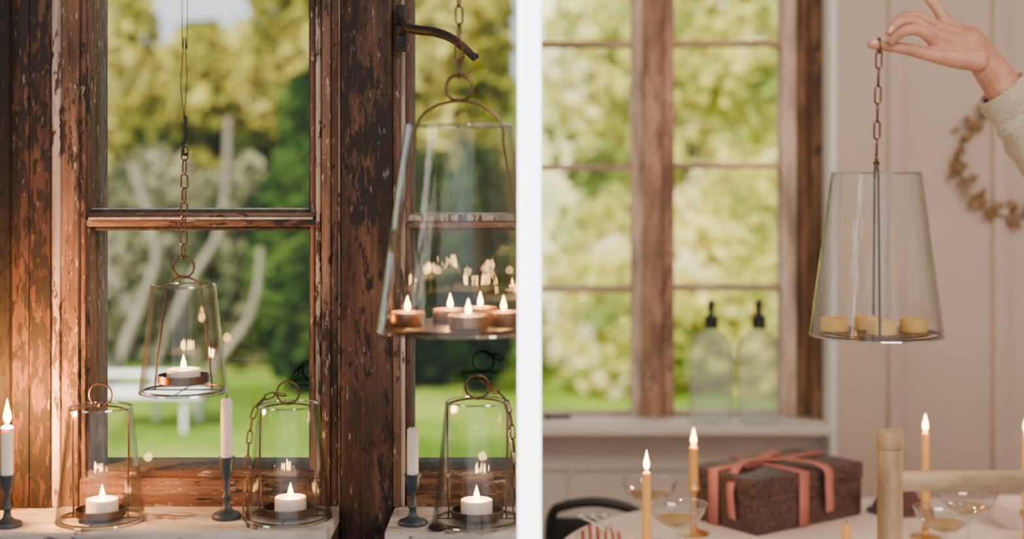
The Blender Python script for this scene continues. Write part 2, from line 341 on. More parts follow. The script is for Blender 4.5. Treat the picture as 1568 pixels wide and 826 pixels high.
vpost(b,'sash',492,506,YW,1.99,c=.003); vpost(b,'oldV',506.5,518,YW+.002,1.99,c=.003); vpost(b,'peel',518.3,520.5,YW+.001,1.99,c=.0005); vpost(b,'peel',483,491.5,YW+.006,1.99,c=.003); vpost(b,'sash',475,482.5,YW+.014,1.99)
hrail(b,'oldH',131,484,336,348,YW+.006,1.99,.005); hrail(b,'oldH',131,484,326,335.5,YW+.012,1.99)
hrail(b,'oldH',120,492,733,781,YW+.001,1.99,.004); hrail(b,'oldH',131,484,722,732.5,YW+.010,1.99,.004)
b.mat('oldH'); b.box(X(120,YW),X(492,YW),YW+.002,1.99,1.97,2.02,.002)
b.obj('sash',w1)
b=B(); g=YW+.022
for (y0,y1) in ((321,326),(348.5,353.5),(717,722)): hrail(b,'gasket',137,476,y0,y1,g,1.98,.001)
hrail(b,'putty',135,478,333.4,336.6,YW+.0045,1.93,.0005)
hrail(b,'putty',137,476,319.5,321.2,g+.002,1.93,.0005)
b.mat('gasket'); b.box(X(136,g),X(139,g),g,1.98,Z(722,g),1.97,.0005); b.box(X(473,g),X(476,g),g,1.98,Z(722,g),1.97,.0005)
b.obj('putty_lines',w1)
b=B().mat('pane'); gy=1.93
for (z0,z1) in ((Z(722,gy),Z(350,gy)),(Z(326,gy),1.97)):
    b.add([(X(137,gy),gy,z0),(X(476,gy),gy,z0),(X(476,gy),gy,z1),(X(137,gy),gy,z1)],[(0,1,2,3)])
b.obj('panes',w1,False)
w2=root('window_2'); b=B(); xe=xd-.001
def hr2(k,py0,py1,df,c=.003): 
    b.mat(k); b.box(X(622,df),xe,df,1.99,Z(py1,df),Z(py0,df),c)
vpost(b,'oldV',620.5,628,YW+.012,1.99)
hr2('peel',329,340,YW+.012); hr2('oldH',340.5,350,YW+.006,.004); hr2('oldH',733,781,YW+.001,.004); hr2('oldH',722,732.5,YW+.01)
b.mat('oldH'); b.box(X(612,YW),xe,YW+.002,1.99,1.97,2.12,.002)
b.obj('sash',w2)
b=B()
b.mat('gasket')
for (y0,y1) in ((350.3,354),(718,722)): b.box(X(628,g),xe,g,1.98,Z(y1,g),Z(y0,g),.001)
b.obj('putty_lines',w2)
b=B().mat('pane')
for (z0,z1) in ((Z(722,gy),Z(350,gy)),(Z(329,gy),1.97)):
    b.add([(X(627,gy),gy,z0),(xe,gy,z0),(xe,gy,z1),(X(627,gy),gy,z1)],[(0,1,2,3)])
b.obj('panes',w2,False)
b=B().mat('sillp'); b.box(xl,X(519,1.878),1.765,2.03,SZ-.02,SZ,.003); b.box(X(602,1.878),-.0005+xd,1.765,2.03,SZ-.02,SZ,.003)
b.mat('gasket'); b.box(xl,X(519,1.878),1.785,1.90,SZ-.0512,SZ-.0205,.001); b.box(X(602,1.878),xd-.0005,1.785,1.90,SZ-.0512,SZ-.0205,.001)
b.obj('trim_windowsill_left')
lt=root('iron_window_latch'); b=B().mat('iron'); dl=YW-.012
b.box(X(606,dl),X(623,dl),dl-.006,dl,Z(80,dl),Z(8,dl),.002)
p=[W(611,18,dl-.008),W(620,40,dl-.014),W(640,46,dl-.02),W(665,49,dl-.03),W(695,61,dl-.038),W(728,90,dl-.045)]
b.tube(cr(p,8),[.0058+.0012*math.sin(i/41*3.1) for i in range(41)],10,sq=0.8)
b.box(X(718,dl-.045),X(733,dl-.045),dl-.05,dl-.042,Z(94,dl),Z(86,dl),.001,mtx=None)
b.ball(W(614,44,dl-.008),.009); b.ball(W(614,70,dl-.006),.0035)
b.obj('latch_arm',lt)

# ------------------------------------------------------------ lanterns
def lantern(name,px,d,z0,rb,rt,h,arch_w,arch_h,ring_r,lights,ang=0.0,tray_r=None,plate_r=None,lit=True,waxk='wax',cupk='copper',pl=.12,chainpath=None,cl=(.018,.008,.001),wick_h=.003,ztray=0.006,wire=.0012,tray_h=.008,small=False):
    cx=X(px,d); rt_=root(name,(cx,d,z0)); R=Matrix.Rotation(ang,3,'Z')
    def P(x,y,z): q=R@Vector((x,y,z)); return Vector((cx+q.x,d+q.y,z0+z))
    b=B().mat('glassL'); t=.0020
    pr=[(rb+(rt-rb)*q,h*q) for q in [i/12 for i in range(13)]]
    b.lathe(pr,cx,d,z0,72); b.lathe([(r_q-t,z_q) for (r_q,z_q) in pr],cx,d,z0,72)
    b.mat('glassrim')
    b.tube(ringpts((cx,d,z0+h),rt-t/2,(1,0,0),(0,1,0),64),.0014,8,closed=True)
    b.tube(ringpts((cx,d,z0+.0014),rb-t/2,(1,0,0),(0,1,0),64),.0016,8,closed=True)
    b.obj('glass_shade',rt_)
    b=B().mat('brass')
    rr=rb*.97-.003
    b.tube(ringpts((cx,d,z0+.0035),rr,(1,0,0),(0,1,0),56),wire,6,closed=True)
    for a in (0,math.pi/2):
        e=Vector((math.cos(a),math.sin(a),0)); b.tube([Vector((cx,d,z0+.0035))-e*rr,Vector((cx,d,z0+.0035))+e*rr],wire*.8,6)
    xb=(tray_r or plate_r)*1.12 if small else rr*.93
    pts=[P(-xb,0,.004),P(-xb*.97,0,h*.15),P(-(xb*.45+arch_w*.55),0,h*.55),P(-arch_w,0,h*.9)]
    n=12; 
    for i in range(n+1):
        a=math.pi*i/n; pts.append(P(-arch_w*math.cos(a),0,h*.955+arch_h*math.sin(a)))
    pts+= [P(arch_w,0,h*.9),P(xb*.45+arch_w*.55,0,h*.55),P(xb*.97,0,h*.15),P(xb,0,.004)]
    b.tube(cr(pts,4),wire,8)
    zr=h*.955+arch_h+ring_r
    b.tube(ringpts(P(0,0,zr),ring_r,R@Vector((1,0,0)),(0,0,1),32),wire*1.15,8,closed=True)
    b.lathe([(.0001,0),(wire*2.6,0),(wire*2.6,wire*3),(.0001,wire*3)],cx,d,z0+h*.955+arch_h-wire,12)
    if tray_r:
        b.mat('brass'); b.lathe([(.0001,ztray),(tray_r*.95,ztray),(tray_r,ztray+.001),(tray_r,ztray+tray_h),(tray_r*.97,ztray+tray_h),(tray_r*.96,ztray+.002),(.0001,ztray+.002)],cx,d,z0,40)
    if plate_r:
        b.lathe([(.0001,.004),(plate_r,.004),(plate_r,.0062),(.0001,.0062)],cx,d,z0,56)
    b.obj('wire_frame',rt_)
    b=B()
    for (dx,dy,cr_,ch) in lights:
        zb=z0+(ztray+.002 if tray_r else .0062); x=cx+dx; y=d+dy
        if small:
            b.mat('wax'); b.lathe([(.0001,0),(cr_,0),(cr_,ch),(cr_*.93,ch+.0006),(cr_*.9,ch-.001),(.0001,ch-.001)],x,y,zb,32)
        else:
            b.mat(cupk); b.lathe([(cr_*.96,0),(cr_,.001),(cr_,ch),(cr_*.97,ch),(cr_*.96,ch-.002)],x,y,zb,32)
            b.mat(waxk); b.lathe([(.0001,0.0005),(cr_*.955,.0005),(cr_*.955,ch-.0025),(.0001,ch-.0025)],x,y,zb,32)
        b.mat('wick'); b.tube([(x,y,zb+ch-.003),(x+.0004,y,zb+ch+wick_h)],.0005,6)
        if lit:
            flame(b,x,y,zb+ch+.0005,.0175,.0034)
            plight('candle_glow',(x,y,zb+ch+.008),pl,rt_)
    b.obj('candles',rt_)
    if chainpath:
        b=B().mat('brass'); chain(b,chainpath,*cl); b.obj('chain',rt_)
    return rt_
k=1.82/F
lantern('glass_candle_lantern',154,1.82,SZ,67*k,48*k,.138,43*k,.008,17*k,[(.002,0,.0192,.018)],tray_r=38*k,pl=.22,small=True,tray_h=.009)
cp=cr([W(437,606,1.80),W(418,605,1.79),W(398,618,1.775),W(387,640,1.775),W(381,680,1.775),W(378,735,1.775),W(376,770,1.78),Vector((X(378,1.785),1.785,SZ+.004)),Vector((X(392,1.772),1.772,SZ+.004))],8)
lantern('glass_candle_lantern',441,1.83,SZ,67*k,47*k,.139,42*k,.008,17*k,[(.003,0,.0192,.018)],tray_r=39*k,pl=.22,small=True,tray_h=.009,chainpath=cp,ang=.15)
cp=cr([W(737,585,1.80),W(752,595,1.785),W(770,608,1.775),W(781,635,1.768),W(786,680,1.76),W(788,730,1.765)]+[Vector((X(790,1.772),1.772,SZ+.005))],8)
lantern('glass_candle_lantern',731,1.815,SZ,69*k,49*k,.146,46*k,.010,18*k,[(-.001,0,.0192,.018)],tray_r=40*k,pl=.22,small=True,tray_h=.009,chainpath=cp)
d=1.80;k2=d/F
zb=Z(602,d)
lantern('hanging_glass_lantern',281,d,zb,67*k2,49*k2,.129,28*k2,.016,16*k2,[(0,0,.020,.014)],tray_r=39*k2,pl=.14,small=True,tray_h=.010,ztray=.012,
   chainpath=[Vector((X(281,d),d,zb+.129*.955+.016+16*k2*2-.003)),W(282,300,d),W(283,224,d)],cl=(.0205,.0100,.00125))
b=B().mat('iron'); hk=[W(287,236,d),W(281,236,d),W(280,222,d),W(284,210,d),W(283,195,d),W(284,182,d),W(282,178,d)]
b.tube(cr(hk,6),.0020,8)
b.tube(cr([W(282,180,d),W(286,120,d),W(284,60,d),W(287,0,d),Vector((X(284,d),d,2.2)),Vector((X(284,d),d,2.6))],8),.0005,6)
b.tube(cr([W(282,180,d),W(277,130,d),W(281,60,d),W(279,0,d),Vector((X(284,d)-.001,d,2.2)),Vector((X(284,d),d,2.6))],8),.0005,6)
b.obj('hanging_wire_hook')
d=1.66;k3=d/F; zb=Z(506,d); h=313*k3
tl=[(-79*k3,.0,.0195,.014),(-16*k3,.032,.0195,.014),(16*k3,-.035,.0215,.014),(68*k3,.005,.0195,.014),(30*k3,.055,.0195,.014)]
top=zb+h*.955+.038+20*k3*2
lantern('large_hanging_glass_lantern',703,d,zb,127*k3,83*k3,h,68*k3,.038,20*k3,tl,plate_r=108*k3,pl=.12,wire=.0016,
   chainpath=[Vector((X(703,d),d,top-.003)),Vector((X(703,d),d,2.6))],cl=(.0230,.0105,.0013))
dr=2.23;k4=dr/F; zb=Z(515,dr); h=250*k4
tl=[(-62*k4,0.01,.0205,.020),(-8*k4,.03,.0205,.020),(0*k4,-.035,.0215,.020),(57*k4,.0,.0205,.020)]
lantern('held_glass_lantern',1342,dr,zb,101*k4,68*k4,h,55*k4,.024,8*k4,tl,ang=math.radians(80),plate_r=80*k4,lit=False,waxk='waxc',cupk='waxc',wire=.0019,
   chainpath=[Vector((X(1342,dr),dr,zb+h*.955+.022+13*k4)),W(1344,150,dr),W(1346,78,dr)],cl=(.030,.0125,.0016))

# ------------------------------------------------------------ iron candlesticks on sill
def candlestick(px,d,ctop,hh,lit,cr_=.0072,pl=.3):
    x=X(px,d); r_=root('iron_candlestick',(x,d,SZ)); s=hh/.072
    b=B().mat('blueiron')
    b.lathe([(.0001,0),(.0175,0),(.018,.003),(.0165,.006),(.009,.009),(.005,.014),(.0042,.022),(.0062,.026),(.0042,.030),(.0038,.045),(.006,.050),(.0075,.054),(.0085,.060),(.0085,.066),(.0105,.071),(.0105,.073),(.0078,.073),(.007,.066),(.0001,.066)],x,d,SZ,28,Matrix.Translation((0,0,SZ))@Matrix.Diagonal((1,1,s,1))@Matrix.Translation((0,0,-SZ)))
    b.obj('holder',r_)
    b=B().mat('wax'); z1=Z(ctop,d); zb=SZ+.066*s
    b.lathe([(.0001,0),(cr_,0),(cr_,z1-zb-.003),(cr_*.7,z1-zb-.0008),(.0001,z1-zb-.001)],x,d,zb,24)
    b.mat('wick'); b.tube([(x,d,z1-.001),(x+.0005,d,z1+.005)],.0006,6)
    if lit: flame(b,x,d,z1+.001,.031,.0048); plight('candle_glow',(x,d,z1+.014),pl,r_,(1,.36,.08))
    b.obj('candle',r_)
candlestick(11,1.79,652,.072*.85,True,pl=11.0)
candlestick(347,1.83,610,.0745,False)
candlestick(632,1.80,655,.060,False,.0068)
b=B().mat('iron'); x=X(735,1.775); b.lathe([(.0001,0),(.008,0),(.012,.004),(.008,.007),(.0001,.008)],x-.05,1.772,SZ,20); b.obj('iron_knob')

# ------------------------------------------------------------ right room window wall
DW=3.5; xR=X(1280,3.4); x0=X(828,1.9)+.0005
b=B().mat('wallRl')
b.box(x0,xR,DW,3.6,0,Z(664,DW)); b.box(x0,xR,DW,3.6,Z(-300,DW),2.6)
b.box(x0,xR,DW-.012,DW-.0005,Z(720,DW),Z(706,DW),.003)
for p in (870,1080,1222): b.box(X(p,DW),X(p+8,DW),DW-.012,DW-.0005,0,Z(720,DW)-.0005,.002)
b.obj('wall_window_side_right',None,False)
b=B().mat('wallR'); b.box(xR,2.2,3.4,3.6,0,2.6); 
b.obj('wall_panelled',None,False)
b=B().mat('wallR')
for (p,q) in ((1362,1384),(1522,1546),(1690,1712),(1850,1872)): b.box(X(p,3.382),X(q,3.382),3.382,3.3995,0,2.6,.003)
b.obj('trim_battens')
b=B().mat('white'); b.box(xR-.0005,xR-.016,3.385,DW-.001,.1,2.55,.003); b.obj('trim_corner_bead',None,False)
b=B().mat('wallRl'); b.box(x0,xR-.018,3.36,DW-.0005,.765,.785,.004); b.obj('trim_windowsill_right')
fr=root('window_frame_right'); b=B()
zt2=Z(-300,DW); zb2=Z(664,DW)
def vp(k,p0,p1,df=DW,db=3.6,c=.004,za=zb2,zz_=zt2): b.mat(k); b.box(X(p0,df),X(p1,df),df,db,za,zz_,c)
vp('pinkV',986,1014,DW-.02); vp('brownV',1222,1240,DW-.005); vp('brownV',1241,1264,DW-.03)
b.obj('posts',fr)
def casement(name,pa,pb,rows,bot,lst,rst):
    w=root(name); b=B(); 
    def vq(k,p0,p1,df,db): b.mat(k); b.box(X(p0,df),X(p1,df),df,db,zb2,zt2,.004)
    if lst: vq('pinkV',lst[0],lst[1],DW-.005,3.57)
    vq('sashP',rst[0],rst[1],DW-.005,3.57)
    for (y0,y1) in rows: hrail(b,'pinkH',pa-2,pb+2,y0,y1,DW+.005,3.56,.004)
    hrail(b,'pinkH',pa-2,pb+2,bot[0],bot[1],DW-.003,3.57,.004)
    b.obj('sash',w)
    b=B().mat('pane'); gy=3.54
    b.add([(X(pa,gy)-.01,gy,zb2),(X(pb,gy)+.01,gy,zb2),(X(pb,gy)+.01,gy,zt2),(X(pa,gy)-.01,gy,zt2)],[(0,1,2,3)]); b.obj('pane',w,False)
x828=x0*F/DW+CX
casement('window_3',x828+4,970,[(-122,-114),(63,72),(252,262),(440,449)],(636,662),None,(968,985.5))
casement('window_4',1033,1197,[(-124,-116),(62,70),(250,259),(438,446)],(634,662),(1014.5,1033),(1197,1220))
b=B().mat('iron'); b.pbox(832,872,637,643,3.47,3.485); b.ball(W(838,641,3.47),.01); b.tube([W(872,640,3.475),W(872,640,3.495)],.004); b.obj('window_stay_iron')
def bottle(px,d=3.42):
    x=X(px,d); r_=root('glass_pump_bottle',(x,d,.785)); b=B().mat('bottleg')
    b.lathe([(.0001,.001),(.045,.001),(.051,.006),(.051,.15),(.049,.172),(.042,.190),(.030,.203),(.016,.210),(.013,.216),(.013,.226)],x,d,.785,40); b.obj('glass_body',r_)
    b=B().mat('blackp'); b.lathe([(.014,.216),(.0165,.217),(.0165,.242),(.012,.246),(.007,.248),(.0065,.262),(.0085,.263),(.009,.277),(.006,.281),(.0001,.282)],x,d,.785,24)
    b.tube([(x,d,.785+.271),(x-.008,d-.018,.785+.270),(x-.011,d-.026,.785+.264)],.0035,8); b.obj('pump',r_)
bottle(1089); bottle(1162)
r_=root('leaf_wreath'); dw=3.375; c=W(1552,248,dw); rad=84*dw/F
b=B().mat('brass'); b.tube([c+Vector((rad*math.cos(a),.002*math.sin(5*a),rad*math.sin(a)*1.02)) for a in [2*math.pi*i/60 for i in range(60)]],.0018,6,closed=True); 
b.tube([c+Vector((rad*.98*math.cos(a),.004*math.sin(9*a),rad*math.sin(a)*1.01)) for a in [2*math.pi*i/60 for i in range(60)]],.0012,6,closed=True)
b.ball(c+Vector((0,.012,rad)),.006); b.obj('wire_ring',r_)
b=B().mat('leafgold'); random.seed(3)
for i in range(110):
    cl=random.choice([.2,.7,1.2,1.7,2.1,2.35,2.62,2.95,3.25,3.6,3.95,4.3,4.7,5.1,5.6,6.1]); a=cl+random.gauss(0,.05)
    rr=rad*random.gauss(1,.10); p=c+Vector((rr*math.cos(a),-random.random()*.018+.004,rr*math.sin(a)))
    mt=Matrix.Rotation(random.random()*6.28,4,'Y')@Matrix.Rotation(random.uniform(-.7,.7),4,'X')@Matrix.Diagonal((.7,.18,1,1))
    b.ball(p,random.uniform(.007,.012),1.25,6,mt)
b.obj('leaves',r_)

# ------------------------------------------------------------ dining table (rounded)
TZ=.74; tc=(.62,2.3); TA,TB=.59,.56
r_=root('oval_dining_table',(tc[0],tc[1],0)); b=B().mat('cloth')
n=120; vs=[(tc[0],tc[1],TZ)]; fs=[]
rows=[(.5,0),(.985,0),(.998,-.003),(1.0,-.01),(1.0,-.06),(1.0,-.12),(1.0,-.2)]
def se(v): return math.copysign(abs(v)**(2/2.6),v)
for j,(q,zd) in enumerate(rows):
    for i in range(n):
        a=2*math.pi*i/n; w_=(0.008*math.sin(a*14)+.004*math.sin(a*23))*max(0,min(1,(j-3)/2))-.002*max(0,j-3)
        vs.append((tc[0]+(TA*q+w_)*se(math.cos(a)),tc[1]+(TB*q+w_)*se(math.sin(a)),TZ+zd))
for i in range(n): fs.append((0,1+i,1+(i+1)%n))
for j in range(len(rows)-1):
    for i in range(n): k_=(i+1)%n; fs.append((1+j*n+i,1+(j+1)*n+i,1+(j+1)*n+k_,1+j*n+k_))
b.add(vs,fs); b.obj('tablecloth',r_)
b=B().mat('palewood'); b.lathe([(.0001,0),(.18,0),(.18,.02),(.06,.05),(.04,.12),(.05,.4),(.04,.6),(.10,.70),(.5,.705),(.5,.735),(.0001,.735)],tc[0],tc[1],0,40); b.obj('pedestal_base',r_)

N0=Vector((X(1160,2.55),2.55,TZ)); ex=Vector((.8,.6,0)); ey=Vector((-.6,.8,0))
mt=Matrix(((ex.x,ey.x,0,N0.x),(ex.y,ey.y,0,N0.y),(0,0,1,TZ+.0005),(0,0,0,1)))
g_=root('gift_box'); b=B().mat('wrap'); Lx,Ly,Hh=.272,.172,.096
b.box(.002,Lx-.002,.002,Ly-.002,0,Hh-.03,.003,mt); b.box(0,Lx,0,Ly,Hh-.03,Hh,.003,mt)
b.add([mt@Vector(q) for q in ((Lx+.001,.03,.0),(Lx+.001,Ly-.03,0),(Lx+.001,Ly/2,.05))],[(0,1,2)])
o=b.obj('wrapped_box',g_)
b=B().mat('ribbon')
def strip(path,w,ax):
    vs=[];fs=[]
    for i,p in enumerate(path):
        p=Vector(p); a=Vector(ax) if not callable(ax) else Vector(ax(i))
        vs+= [mt@(p-a*w/2),mt@(p+a*w/2)]
    for i in range(len(path)-1): fs.append((2*i,2*i+1,2*i+3,2*i+2))
    b.add(vs,fs)
e=.0015; 
u=.62*Ly
strip([(-e,u,0.001),(-e,u,Hh+e),(Lx*.4,u,Hh+e),(Lx+e,u,Hh+e),(Lx+e,u,0)],.024,(0,1,0))
v_=.42*Lx
strip([(v_,-e,0.001),(v_,-e,Hh+e),(v_,Ly+e,Hh+e),(v_,Ly+e,0)],.024,(1,0,0))
strip(cr([(v_,u,Hh+.006),(v_+.03,u-.05,Hh+.010),(v_+.050,-.004,Hh+.004),(v_+.056,-.008,Hh-.03),(v_+.060,-.006,.02)],6),.022,(1,0.1,0))
strip(cr([(v_,u,Hh+.006),(v_-.05,u-.02,Hh+.014),(v_-.085,u-.03,Hh+.010),(v_-.108,u-.04,Hh-.005),(-.006,u-.045,Hh-.03),(-.005,u-.05,.02)],6),.022,(.15,.9,.1))
for sg in (-1,1):
    strip(cr([(v_,u,Hh+.004),(v_+sg*.03,u+sg*.01,Hh+.010),(v_+sg*.06,u+sg*.02,Hh+.010),(v_+sg*.065,u+sg*.02,Hh+.005),(v_+sg*.03,u+sg*.01,Hh+.003),(v_,u,Hh+.004)],6),.022,(0,1,.2))
b.ball(mt@Vector((v_,u,Hh+.005)),.007,.6)
ro=b.obj('ribbon',g_); sm=ro.modifiers.new('s','SOLIDIFY'); sm.thickness=.0012

def tcandle(name,px,d,ctop,hz,lit,cr_=.0075,pl=.25):
    x=X(px,d); r_=root(name,(x,d,TZ)); b=B().mat('gold'); s=hz/.09
    b.lathe([(.0001,0),(.026,0),(.027,.002),(.020,.005),(.007,.009),(.005,.02),(.008,.026),(.0045,.032),(.0042,.052),(.0085,.058),(.0045,.064),(.006,.070),(.010,.074),(.0125,.076),(.010,.079),(.0092,.090),(.0078,.090),(.0078,.078),(.0001,.078)],x,d,TZ,28,Matrix.Translation((0,0,TZ))@Matrix.Diagonal((1,1,s,1))@Matrix.Translation((0,0,-TZ)))
    b.obj('brass_holder',r_)
    b=B().mat('waxy'); z1=Z(ctop,d); zb=TZ+.079*s
    b.lathe([(.0001,0),(cr_,0),(cr_*.85,z1-zb-.004),(cr_*.5,z1-zb-.001),(.0001,z1-zb)],x,d,zb,24)
    b.mat('wick'); b.tube([(x,d,z1-.001),(x+.0005,d,z1+.006)],.0006,6)
    if lit: flame(b,x,d,z1+.001,.030,.0046); plight('candle_glow',(x,d,z1+.014),pl,r_)
    b.obj('taper_candle',r_)
tcandle('brass_candlestick',990,2.2,722,.05,True,.0072)
tcandle('brass_candlestick',1062,2.57,683,.092,True,.008)
tcandle('brass_candlestick',1417,2.55,662,.058,True,.0068)
tcandle('brass_candlestick',1296,2.30,803,.03,False,.0085)
tcandle('brass_candlestick',1571,2.5,664,.058,True,.0068)
def coupe(px,d,h=.105,r=.047):
    x=X(px,d); r_=root('coupe_glass',(x,d,TZ)); b=B().mat('coupeg')
    b.lathe([(.0001,.0012),(.030,.0012),(.031,.002),(.020,.004),(.004,.008),(.0028,.02),(.0028,h-.045),(.005,h-.038),(.020,h-.033),(.036,h-.022),(.044,h-.010),(r,h)],x,d,TZ,48)
    b.mat('glassrim'); b.tube(ringpts((x,d,TZ+h),r,(1,0,0),(0,1,0),48),.0012,6,closed=True); b.obj('bowl_and_stem',r_)
    b=B().mat('wine'); b.lathe([(.0001,h-.0365),(.019,h-.032),(.033,h-.022),(.0001,h-.022)],x,d,TZ,40); b.obj('sparkling_wine',r_)
coupe(994,2.51); coupe(1037,2.34); coupe(1482,2.42); coupe(1446,2.31)
def cloth_lump(name,k,cx,cy,sx,sy,h,rot=0,n=22,seed=1):
    rg=np.random.RandomState(seed); ph=rg.rand(6)*6; b=B().mat(k); vs=[];fs=[]
    for i in range(n):
        for j in range(n):
            u=i/(n-1)*2-1; v=j/(n-1)*2-1; e=max(0,1-max(abs(u),abs(v))**4)
            z=h*e*(.55+.25*math.sin(5*u+ph[0]+2*v)+.2*math.sin(7*v+ph[1]-3*u))
            uu=u*sx*(1+.1*math.sin(3*v+ph[2])); vv=v*sy*(1+.1*math.sin(4*u+ph[3]))
            vs.append((cx+uu*math.cos(rot)-vv*math.sin(rot),cy+uu*math.sin(rot)+vv*math.cos(rot),TZ+.001+max(0,z)))
    for i in range(n-1):
        for j in range(n-1): fs.append((i*n+j,(i+1)*n+j,(i+1)*n+j+1,i*n+j+1))
    b.add(vs,fs); return b
nx_=.125
b=cloth_lump('n','stripe',nx_,2.52,.034,.055,.030,.25); b.obj('striped_napkin')
b=B().mat('silver')
for i,q in enumerate((-.02,.0,.02)):
    c0=Vector((nx_+q,2.51,TZ+.034)); b.tube([c0+Vector((.02,-.05,0)),c0+Vector((.0,.0,.002)),c0+Vector((-.015,.035,.0))],[.0026,.0020,.003],8,sq=.5); b.ball(c0+Vector((-.017,.04,.002)),.009,1,10,Matrix.Diagonal((.7,1.2,.35,1)))
b.obj('silver_cutlery')
b=cloth_lump('n','dkcloth',X(1375,2.74),2.72,.05,.035,.05,.2,seed=4); b.obj('plum_napkin')
b=cloth_lump('n','cloth',X(1262,2.42),2.40,.05,.035,.012,-.2,seed=9); b.obj('folded_linen_napkin')
x=X(1556,2.62); b=B().mat('bowl'); b.lathe([(.0001,0),(.025,0),(.027,.004),(.045,.02),(.052,.045),(.050,.045),(.043,.022),(.0001,.008)],x,2.62,TZ,40); b.obj('ceramic_bowl')

cy=1.68; xa=X(1341,cy)+.016; xb_=xa+.43
r_=root('wooden_dining_chair',(xa,cy,0)); b=B().mat('palewood')
def leg(x,y,z1,r=.0150): b.lathe([(.0001,0),(r*.75,0),(r,.3),(r*.94,z1-.05),(r*.94,z1-.022),(r*.88,z1-.0205),(r*.98,z1-.019),(r*1.02,z1-.004),(r*.85,z1),(.0001,z1)],x,y,0,24)
ztop=Z(660,cy); leg(xa,cy,ztop); leg(xb_,cy,ztop)
def leg2(x,y,z1,r=.0150): b.lathe([(.0001,0),(r*.75,0),(r,.3),(r,z1),(.0001,z1)],x,y,0,24)
leg2(xa,cy+.34,.44); leg2(xb_,cy+.34,.44); b.obj('legs',r_)
b=B().mat('paleH')
b.box(xa+.010,xb_-.010,cy-.008,cy+.008,Z(753,cy),Z(722,cy),.006); b.box(xa+.012,xb_-.012,cy-.007,cy+.007,.60,.63,.004)
b.box(xa-.015,xb_+.015,cy+.014,cy+.355,.44,.462,.006)
for yy in (cy,cy+.34): b.box(xa,xb_,yy-.008,yy+.008,.20,.225,.004)
b.obj('seat_and_rails',r_)
dc=2.95; xa=.045; xb_=.26
r_=root('black_dining_chair',(.15,dc,0)); b=B().mat('blackp')
zt_=Z(770,dc)
b.tube(cr([(xa,dc+.01,.45),(xa-.005,dc,zt_-.10),(xa,dc,zt_-.025),(xa+.03,dc,zt_-.006),(xa+.09,dc,zt_),(xa+.15,dc,zt_-.012),(xb_-.035,dc,zt_-.035),(xb_-.02,dc,zt_-.09),(xb_-.02,dc+.01,.45)],8),.010,12,sq=1)
b.box(xa,xb_-.02,dc-.006,dc+.006,zt_-.16,zt_-.03,.01)
b.obj('bent_back',r_)
b=B().mat('blackp'); b.box(xa-.01,xb_,dc-.02,dc+.32,.43,.46,.01)
for q in (xa+.005,xb_-.02):
    for yy in (dc,dc+.29): b.tube([(q,yy,0),(q,yy,.44)],[.010,.013],12)
b.obj('seat_and_legs',r_)

# ------------------------------------------------------------ hand and arm
def limb(bb,pts,rs):
    pts=[Vector(p) for p in pts]
    R2=[]; k_=5
    sp=cr(pts,k_)
    for i in range(len(sp)):
        t=i/k_; j=min(int(t),len(rs)-2); f=t-j; R2.append(rs[j]*(1-f)+rs[j+1]*f)
    bb.tube(sp,R2,14); bb.ball(sp[0],R2[0]*.995,n=10); bb.ball(sp[-1],R2[-1]*.995,n=10)
dh=2.23
def H(px,py,dy=0): 
    v=W(px,py,dh); v.y+=dy; return v
hand=root('hand_and_arm'); b=B().mat('skin')
limb(b,[H(1486,66,.012),H(1508,88,.014),H(1532,120,.016),H(1575,180,.02),H(1630,255,.03)],[.026,.0245,.027,.033,.037])
limb(b,[H(1500,86,.004),H(1462,80,-.004),H(1430,70,-.010)],[.020,.0165,.0120])
limb(b,[H(1498,80,.010),H(1462,66,.004),H(1432,55,.0)],[.020,.0170,.0120])
limb(b,[H(1496,74,.018),H(1466,55,.014),H(1440,42,.012)],[.019,.0160,.0115])
limb(b,[H(1496,68,.024),H(1472,46,.024),H(1452,32,.024)],[.018,.0140,.0105])
limb(b,[H(1430,66,-.012),H(1403,50,-.026),H(1379,50,-.028),H(1362,64,-.016)],[.0102,.0090,.0080,.0066])
limb(b,[H(1432,54,.0),H(1400,34,-.004),H(1374,36,-.008),H(1360,50,-.008)],[.0104,.0086,.0077,.0064])
limb(b,[H(1440,40,.014),H(1412,24,.016),H(1388,24,.016),H(1370,36,.012)],[.0100,.0082,.0072,.0060])
limb(b,[H(1456,32,.024),H(1442,10,.026),H(1428,-6,.024),H(1414,-22,.018)],[.0100,.0084,.0074,.0060])
limb(b,[H(1494,92,-.004),H(1456,90,-.012),H(1418,84,-.014),H(1382,75,-.006),H(1334,68,.0)],[.0185,.0150,.0108,.0088,.0066])
ho=b.obj('hand',hand)
rm=ho.modifiers.new('remesh','REMESH'); rm.mode='VOXEL'; rm.voxel_size=.0014; rm.use_smooth_shade=True
sm=ho.modifiers.new('smooth','SMOOTH'); sm.factor=.5; sm.iterations=3
b=B().mat('nail')
def nail(px,py,dy,ang,r=.0045):
    b.ball(H(px,py,dy),r,1.3,8,Matrix.Rotation(ang,4,'Y')@Matrix.Diagonal((.9,.35,1,1)))
nail(1338,66,-.0055,1.5); nail(1364,61,-.0225,.5,.004); nail(1361,47,-.0140,.6,.004); 
b.obj('fingernails',hand)
b=B().mat('brass'); cc=H(1346,70,0); b.tube(ringpts(cc,.0115,(0,1,0),(0,0,1),24),.0014,6,closed=True); b.obj('chain_loop',hand)
b=B().mat('knit')
ax=(H(1630,255,.03)-H(1535,133,.016)).normalized()
sp=[]; rs=[]
c0=H(1537,135,.016)
for i,(t,r) in enumerate([(.004,.034),(.0,.037),(.0,.040),(.006,.0415),(.02,.041),(.036,.040),(.042,.0385),(.046,.041),(.055,.046),(.07,.044),(.085,.049),(.11,.047),(.16,.052),(.22,.056),(.30,.060),(.36,.062)]):
    sp.append(c0+ax*t); rs.append(r)
